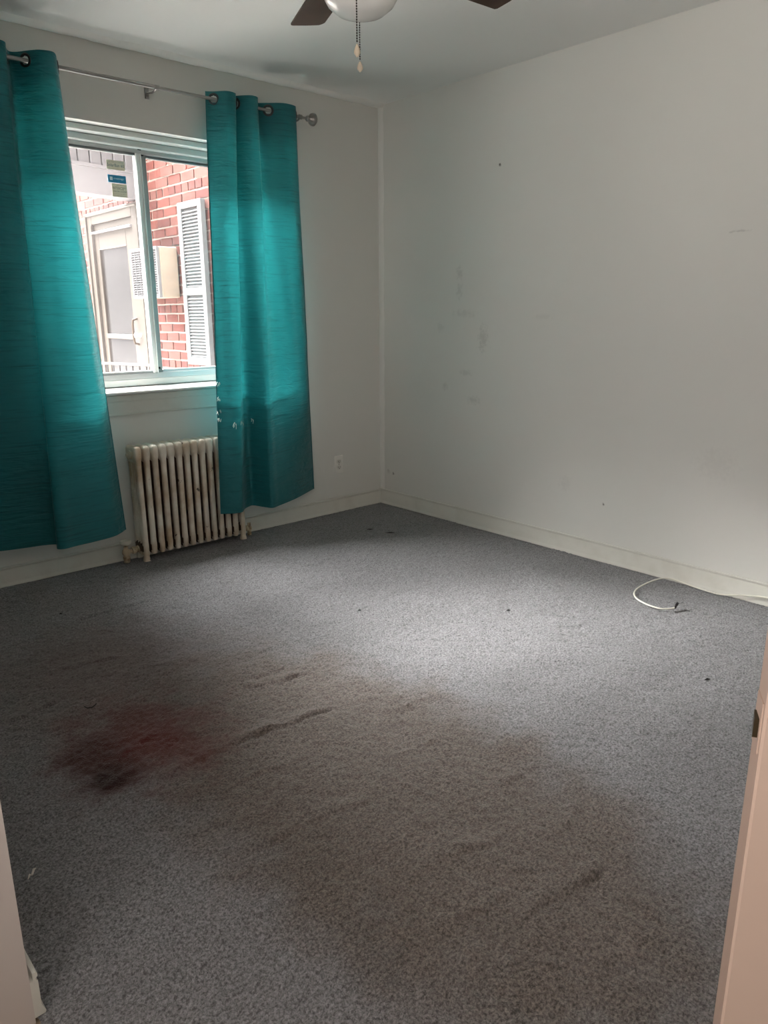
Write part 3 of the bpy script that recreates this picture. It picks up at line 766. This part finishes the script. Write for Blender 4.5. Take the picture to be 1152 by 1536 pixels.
left_keys = [((-2.50, -.05), (-2.80, -.06)), ((-2.45, -.14), (-2.70, -.09)), ((-2.38, -.14), (-2.58, -.05)), ((-2.345, -.06), (-2.52, -.07)), ((-2.31, -.14), (-2.47, -.09)),
             ((-2.25, -.17), (-2.38, -.115)), ((-2.195, -.155), (-2.285, -.135)), ((-2.172, -.090), (-2.236, -.170)), ((-2.145, -.045), (-2.262, -.235)), ((-2.118, -.058), (-2.235, -.262)),
             ((-2.092, -.100), (-2.18, -.252)), ((-2.055, -.148), (-2.09, -.243)), ((-2.005, -.160), (-1.985, -.222)), ((-1.972, -.110), (-1.925, -.180)), ((-1.945, -.022), (-1.884, -.138))]
n_ = len(left_keys)-1
curtL, vL, WL = make_curtain(left_keys, 2.362, .205, [(.6/n_, RZ), (3.4/n_, RZ), (7/n_, RZ), (9.8/n_, RZ), (13.3/n_, RZ)],
    'teal curtain left of the window, cut by the left picture edge', (-2.2, -.09, .205), 2)
# frayed pulls low on the right panel
def fray(i, j, n, ln):
    mbq = MB(); c = vR[j*WR+i]
    for k in range(n):
        p = c + Vector((random.uniform(-.012, .012), -.006, random.uniform(-.006, .006)))
        q = p + Vector((random.uniform(-.012, .012), -.004, -random.uniform(.4, 1)*ln))
        mbq.tube([p, (p+q)/2 + Vector((random.uniform(-.004, .004), -.003, 0)), q], .0013, 5)
    mbq.build('frayed_thread', M_fray, curtR)['label'] = 'pale frayed snag in the teal cloth'
for i, j, n, ln in ((98, 156, 9, .022), (32, 156, 5, .03), (50, 156, 5, .02), (3, 140, 5, .02), (3, 146, 5, .02), (3, 151, 5, .02), (6, 154, 4, .02)):
    fray(i, j, n, ln)

# ------------------------------------------------------------------ curtain rod
rod = empty('curtain_rod', (-1.51, RY, RZ))
tag(rod, 'thin brushed metal curtain rod with a ribbed end finial', 'curtain rod')
q = MB(); q.tube([(-2.75, RY, RZ), (-1.50, RY, RZ)], .0095, 14); q.build('outer_tube', M_chrome, rod, smooth=True)
q = MB(); q.tube([(-1.50, RY, RZ), (-.665, RY, RZ)], .0080, 14); q.build('inner_tube', M_chrome, rod, smooth=True)
q = MB(); q.lathe([(.0080, -.012), (.0112, -.010), (.0112, .010), (.0085, .012)], (-1.50, RY, RZ), (1, 0, 0), 14); q.build('collar', M_chrome, rod, smooth=True)
fp = [(.008, 0), (.012, .004), (.012, .022), (.008, .026), (.0065, .034), (.0065, .052), (.013, .056), (.016, .062), (.013, .068), (.015, .074), (.022, .080), (.030, .088), (.0335, .098), (.0335, .106), (.028, .112), (.026, .114), (.012, .119), (.004, .121)]
q = MB(); q.lathe(fp, (-.672, RY, RZ), (1, 0, 0), 20); q.build('finial', M_chrome, rod, smooth=True)
q = MB(); q.lathe(fp, (-2.745, RY, RZ), (-1, 0, 0), 20); q.build('finial', M_chrome, rod, smooth=True)
for bx in (-1.512, -2.62, -.668):
    q = MB(); q.bbox(bx-.011, -.004, RZ-.035, bx+.011, 0, RZ+.030, .001)
    q.tube([(bx, -.002, RZ-.010), (bx, -.06, RZ-.018), (bx, -.085, RZ-.016), (bx, -.100, RZ-.008)], .0045, 8)
    q.lathe([(.005, 0), (.005, .004), (.001, .006)], (bx, -.004, RZ-.026), (0, -1, 0), 8); q.lathe([(.005, 0), (.005, .004), (.001, .006)], (bx, -.004, RZ+.02), (0, -1, 0), 8)
    q.build('bracket', M_chrome, rod, smooth=True)

# ------------------------------------------------------------------ radiator
rd = empty('radiator', (-1.49, -.08, 0))
tag(rd, 'old cast-iron column radiator with chipped cream paint under the window', 'radiator')
RX0, PS, NS = -1.782, .0455, 14
def rrect(cx, cy, z, hx, hy, r, n=4):
    out = []
    for sx, sy, a0 in ((1, 1, 0), (-1, 1, 90), (-1, -1, 180), (1, -1, 270)):
        for k in range(n+1):
            a = math.radians(a0 + 90*k/n); out.append(Vector((cx + sx*(hx-r) + r*math.cos(a), cy + sy*(hy-r) + r*math.sin(a), z)))
    return out
TY = [-.128, -.098, -.068, -.038]
def section(end):
    q = MB(); zt = .612; z0 = .0 if end else .032
    for k, y in enumerate(TY):
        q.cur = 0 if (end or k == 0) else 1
        foot = end and k in (0, 3)
        hx, hy = (.0150, .0150) if k == 0 else (.0125, .0125)
        prof = [(z0+.001, .7), (z0+.010, .95), (z0+.03, 1.0), (.09, 1.0), (.12, .93), (.50, .93), (.545, 1.0), (.59, 1.0)]
        if foot: prof = [(.0005, 1.15), (.012, 1.1), (.035, .8)] + prof[2:]
        elif end: prof = [(.035, .7), (.045, .95)] + prof[2:]
        q.loft([rrect(0, y, z_, hx*s_, hy*s_, hx*s_*.75) for z_, s_ in prof])
    q.cur = 0
    yc = (TY[0]+TY[-1])/2; hy = (TY[0]-TY[-1])/-2 + .0155
    q.loft([rrect(0, yc, z_, hx_, hy_, r_) for z_, hx_, hy_, r_ in ((.528, .011, hy-.006, .01), (.545, .0165, hy, .012), (.560, .0185, hy+.001, .010), (.598, .0180, hy, .010), (.608, .0155, hy-.003, .010), (.613, .009, hy-.010, .008))])
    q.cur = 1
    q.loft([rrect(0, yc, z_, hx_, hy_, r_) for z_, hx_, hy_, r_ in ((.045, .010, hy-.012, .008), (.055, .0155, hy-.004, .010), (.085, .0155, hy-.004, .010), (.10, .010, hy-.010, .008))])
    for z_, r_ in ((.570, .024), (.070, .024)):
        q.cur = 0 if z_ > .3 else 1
        q.lathe([(r_*.8, -PS/2), (r_, -.018), (r_, .018), (r_*.8, PS/2)], (0, yc, z_), (1, 0, 0), 14)
    return q
so_ = section(False).build('section', [M_rad, M_rad_shade], smooth=True, angle=50); sm = so_.data; bpy.data.objects.remove(so_)
eo_ = section(True).build('section', [M_rad, M_rad_shade], smooth=True, angle=50); em = eo_.data; bpy.data.objects.remove(eo_)
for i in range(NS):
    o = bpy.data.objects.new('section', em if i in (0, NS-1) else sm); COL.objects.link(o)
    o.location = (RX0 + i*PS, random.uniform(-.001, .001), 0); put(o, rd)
q = MB(); yc = (TY[0]+TY[-1])/2
for s_ in (-1, 1):
    x_ = RX0 if s_ < 0 else RX0+PS*(NS-1)
    q.lathe([(.024, .020), (.024, .026), (.019, .026), (.019, .032), (.010, .034), (.010, .040), (.002, .041)], (x_, yc, .570), (s_, 0, 0), 8)
q.build('end_plug', M_rad, rd)
vv = empty('valve', (-1.872, -.083, 0)); put(vv, rd)
vx, vy = -1.872, yc
q = MB(); q.lathe([(.012, 0), (.016, .004), (.016, .016), (.019, .020), (.019, .034), (.014, .040), (.020, .046), (.022, .058), (.019, .070), (.012, .076), (.012, .088), (.006, .090), (.006, .106)], (vx, vy, 0), (0, 0, 1), 12); q.build('valve_body', M_valve, vv, smooth=True)
q = MB(); q.lathe([(.013, 0), (.013, .022), (.020, .024), (.021, .032), (.020, .040), (.015, .042), (.015, .050), (.019, .052), (.019, .062), (.014, .064), (.014, .085)], (vx+.008, vy, .058), (1, 0, .10), 8); q.build('valve_union', M_valve, vv, smooth=True)
q = MB(); q.lathe([(.008, .100), (.026, .102), (.029, .106), (.029, .117), (.026, .122), (.010, .124), (.002, .124)], (vx, vy, 0), (0, 0, 1), 18); q.build('valve_knob', M_knob, vv, smooth=True)
q = MB(); xr = RX0+PS*(NS-1)
q.lathe([(.018, .02), (.018, .03), (.013, .032), (.013, .045), (.017, .047), (.017, .058), (.008, .060)], (xr, yc, .045), (1, 0, 0), 8)
q.lathe([(.012, 0), (.012, .03), (.016, .032), (.016, .045), (.010, .05), (.010, .075), (.001, .076)], (xr+.07, yc, 0), (0, 0, 1), 10)
q.lathe([(.010, 0), (.010, .03)], (xr+.05, yc, .045), (1, 0, 0), 8)
q.build('return_elbow', M_valve, rd, smooth=True)

rd.location.z += .007
# ------------------------------------------------------------------ wall outlet
ol = empty('wall_outlet', (-.371, -.003, .318))
tag(ol, 'white duplex power outlet low on the window wall near the corner', 'outlet')
q = MB(); q.bbox(-.371-.036, -.0055, .318-.058, -.371+.036, 0, .318+.058, .003); q.build('cover_plate', M_plate, ol)
for dz in (-.0195, .0195):
    r = empty('receptacle', (-.371, -.006, .318+dz)); put(r, ol)
    q = MB(); q.loft([[Vector((-.371 + .0172*math.copysign(min(1, abs(math.cos(a))*1.25), math.cos(a)), y, .318+dz + .0142*math.sin(a))) for a in [2*math.pi*k/20 for k in range(20)]] for y in (-.0045, -.0075)])
    q.build('socket_face', mat('socket_face_plastic', (.70, .69, .64), .4), r)
    q = MB(); x_ = -.371
    for ddx, h_ in ((-.0064, .0042), (.0064, .0036)): q.box(x_+ddx-.0012, -.0085, .318+dz+.002-h_, x_+ddx+.0012, -.0072, .318+dz+.002+h_)
    q.lathe([(.0028, 0), (.0028, .0013)], (x_, -.0072, .318+dz-.0075), (0, -1, 0), 10); q.build('slots', M_slot, r)
q = MB(); q.lathe([(.0034, 0), (.0034, .001), (.0008, .0016)], (-.371, -.0055, .318), (0, -1, 0), 10); q.build('screw', M_chrome, ol)

# ------------------------------------------------------------------ coaxial cable on the carpet
cb = empty('coaxial_cable', (-.3, -2.25, 0))
tag(cb, 'loose white coaxial cable curled on the carpet by the side wall', 'cable')
pts = [(-.352, -2.345, .012), (-.375, -2.335, .010), (-.406, -2.305, .009), (-.408, -2.265, .009), (-.400, -2.225, .009), (-.372, -2.170, .009), (-.324, -2.130, .010), (-.265, -2.112, .012), (-.205, -2.113, .018),
       (-.150, -2.125, .026), (-.100, -2.142, .030), (-.064, -2.170, .028), (-.045, -2.215, .018), (-.040, -2.275, .010), (-.045, -2.33, .009), (-.052, -2.385, .010), (-.048, -2.43, .014), (-.036, -2.48, .024), (-.030, -2.54, .036), (-.028, -2.61, .046), (-.027, -2.75, .052), (-.027, -2.95, .040), (-.03, -3.2, .02), (-.03, -3.5, .008)]
sm_p = []
for i in range(len(pts)-1):
    P = [Vector(pts[max(0, min(len(pts)-1, i+k))]) for k in (-1, 0, 1, 2)]
    for k in range(6):
        u = k/6; sm_p.append(.5*((2*P[1]) + (P[2]-P[0])*u + (2*P[0]-5*P[1]+4*P[2]-P[3])*u*u + (3*P[1]-P[0]-3*P[2]+P[3])*u**3))
sm_p.append(Vector(pts[-1]))
q = MB(); q.tube(sm_p, .0036, 8); q.build('jacket', M_cable, cb, smooth=True)
dirc = Vector((.92, .15, .36)).normalized(); c0 = Vector((-.352, -2.345, .012))
q = MB(); q.lathe([(.0042, -.006), (.0050, -.004), (.0050, .012), (.0040, .013), (.0040, .018), (.0062, .019), (.0062, .030), (.0036, .031), (.0012, .032), (.0010, .037)], c0, dirc, 8)
q.build('plug', mat('black_plug_metal', (.02, .02, .022), .35, .6), cb, smooth=True)['label'] = 'dark screw-on cable plug'

# ------------------------------------------------------------------ ceiling fan
FC = Vector((-1.79, -1.94)); FZ = 2.25
fan = empty('ceiling_fan', (FC.x, FC.y, H))
tag(fan, 'ceiling fan with dark brown blades and a white glass bowl', 'ceiling fan')
q = MB(); q.lathe([(.01, 2.5), (.07, 2.499), (.068, 2.47), (.045, 2.44), (.016, 2.435), (.016, 2.375), (.05, 2.37), (.105, 2.355), (.12, 2.33), (.12, 2.29), (.10, 2.27), (.075, 2.262), (.062, 2.25), (.062, 2.215), (.085, 2.205), (.115, 2.198), (.118, 2.185), (.08, 2.184), (.01, 2.184)], (FC.x, FC.y, 0), (0, 0, 1), 28); q.build('motor_housing', M_housing, fan, smooth=True)
q = MB(); q.lathe([(.110, 2.186), (.116, 2.178), (.116, 2.166), (.110, 2.140), (.094, 2.112), (.068, 2.092), (.036, 2.082), (.002, 2.079)], (FC.x, FC.y, 0), (0, 0, 1), 32); q.build('light_bowl', M_bowl, fan, smooth=True)
for k in range(5):
    a = math.radians(68 + 72*k); d = Vector((math.cos(a), math.sin(a), 0)); s_ = Vector((-math.sin(a), math.cos(a), 0))
    c = Vector((FC.x, FC.y, FZ)); tilt = -.12
    def P(r_, w_, dz): return c + d*r_ + s_*w_ + Vector((0, 0, dz + w_*tilt))
    outline = [(.17, -.042), (.22, -.050), (.40, -.058), (.578, -.060), (.590, -.054), (.600, -.044), (.602, .0), (.600, .050), (.594, .058), (.40, .058), (.22, .050), (.17, .042)]
    q = MB(); q.loft([[P(r_, w_, 0) for r_, w_ in outline], [P(r_, w_, .006) for r_, w_ in outline]]); b_ = q.build('blade', M_fanblade, fan)
    q = MB(); arm = [(.08, -.018), (.15, -.016), (.19, -.036), (.24, -.020), (.25, 0), (.24, .020), (.19, .036), (.15, .016), (.08, .018)]
    q.loft([[P(r_, w_, .0065) for r_, w_ in arm], [P(r_, w_, .0105) for r_, w_ in arm]]); q.build('blade_bracket', M_bronze, b_)
for (x_, y_, z1_, zt_, zb_) in ((-1.8797, -2.0276, 2.20, 1.977, 1.944), (-1.712, -1.842, 2.20, 2.008, 1.978)):
    ch = empty('pull_chain', (x_, y_, 2.2)); put(ch, fan)
    q = MB(); nb_ = int((z1_-zt_)/.0062)
    dirv = Vector((FC.x-x_, FC.y-y_, 0)).normalized()
    q.tube([Vector((x_, y_, z1_)) + dirv*.075, Vector((x_, y_, z1_+.001))], .0016, 6)
    for i in range(nb_):
        z_ = z1_ - (z1_-zt_)*i/nb_; q.lathe([(.0004, -.0028), (.0022, -.0012), (.0022, .0012), (.0004, .0028)], (x_, y_, z_), (0, 0, 1), 6)
    q.build('bead_chain', M_chain, ch)
    h_ = zt_-zb_
    q = MB(); q.lathe([(.0008, 0), (.0040, h_*.08), (.0085, h_*.28), (.0090, h_*.42), (.0065, h_*.68), (.0030, h_*.92), (.0015, h_)], (x_, y_, zb_), (0, 0, 1), 12); q.build('pendant', M_pend, ch, smooth=True)['label'] = 'tan teardrop pull'

# ------------------------------------------------------------------ entry door leaf at the right edge
DE = Vector((-2.770, -3.566, 0)); dd = Vector((.5, -.866, 0)).normalized(); dn = Vector((.866, .5, 0))
door = empty('door_1', (DE.x + dd.x*.78, DE.y + dd.y*.78, 0))
struct(door, 'open peach-painted door edge at the lower right picture edge', 'door')
q = MB()
def DP(a, b, z_): return DE + dd*a + dn*b + Vector((0, 0, z_))
ch = .002
ring = [(0, ch), (ch, 0), (.78, 0), (.78, .035), (ch, .035), (0, .035-ch)]
q.loft([[DP(a, b, z_) for a, b in ring] for z_ in (.012, 2.03)]); q.build('door_leaf', M_door, door)
q = MB(); q.loft([[DP(a, b, z_) for a, b in ((-.0012, .006), (.001, .006), (.001, .030), (-.0012, .030))] for z_ in (.925, .970)]); q.build('latch_plate', M_door, door)
q = MB(); q.loft([[DP(a, b, z_) for a, b in ((-.005, .010), (-.001, .010), (-.001, .026), (-.003, .026))] for z_ in (.9375, .954)]); q.build('latch_bolt', M_bronze, door)['label'] = 'dark bronze latch bolt'
for sgn in (-1, 1):
    q = MB(); b0 = 0 if sgn < 0 else .035
    q.lathe([(.030, 0), (.030, .006), (.012, .010), (.010, .035), (.022, .042), (.027, .055), (.022, .068), (.006, .072)], DP(.062, b0, .95), dn*sgn, 18); q.build('door_knob', M_bronze, door, smooth=True)

# ------------------------------------------------------------------ litter on the carpet
def litter(name, label, cat, pts, r, m, group=None):
    q = MB(); q.tube(pts, r, 6); o = q.build(name, m, None, smooth=True, origin=pts[0]); tag(o, label, cat, group); return o
M_dark = mat('dark_fibre', (.012, .011, .010), .8); M_lint = mat('pale_lint', (.62, .57, .52), .9)
litter('paper_scrap', 'pale crumpled paper scrap on carpet near the lower left corner', 'scrap', [(-2.997, -2.125, .006), (-2.990, -2.115, .008), (-2.986, -2.118, .007), (-2.978, -2.104, .008), (-2.972, -2.100, .006)], [.001, .003, .0025, .003, .001], M_lint)
litter('thread', 'short dark curled thread lying above the red-brown carpet stain', 'thread', [(-2.603, -1.425, .006), (-2.600, -1.440, .006), (-2.588, -1.447, .006), (-2.574, -1.440, .006), (-2.566, -1.432, .006)], .0018, M_dark)
litter('carpet_slit', 'dark slit in the carpet near the far corner, left one of two', 'slit', [(-.530, -.462, .004), (-.516, -.479, .005), (-.500, -.492, .004)], [.001, .004, .001], M_dark)
litter('carpet_slit', 'dark slit in the carpet near the far corner, right one of two', 'slit', [(-.495, -.595, .004), (-.475, -.612, .005), (-.455, -.635, .004)], [.001, .004, .001], M_dark)
litter('lint_speck', 'small dark speck in the bright middle of the carpet', 'speck', [(-1.392, -1.405, .004), (-1.386, -1.410, .006), (-1.380, -1.414, .004)], [.001, .004, .001], M_dark)
litter('lint_speck', 'small dark speck on the carpet toward the bare side wall', 'speck', [(-.910, -1.850, .004), (-.904, -1.856, .006), (-.897, -1.862, .004)], [.001, .004, .001], M_dark)
litter('lint_speck', 'small dark speck on the carpet left by the left curtain', 'speck', [(-2.382, -.545, .004), (-2.377, -.547, .006), (-2.371, -.550, .004)], [.001, .0035, .001], M_dark)
litter('lint_speck', 'small dark speck on the carpet toward the open door', 'speck', [(-.895, -2.735, .004), (-.885, -2.74, .006), (-.875, -2.745, .004)], [.001, .004, .001], M_dark)
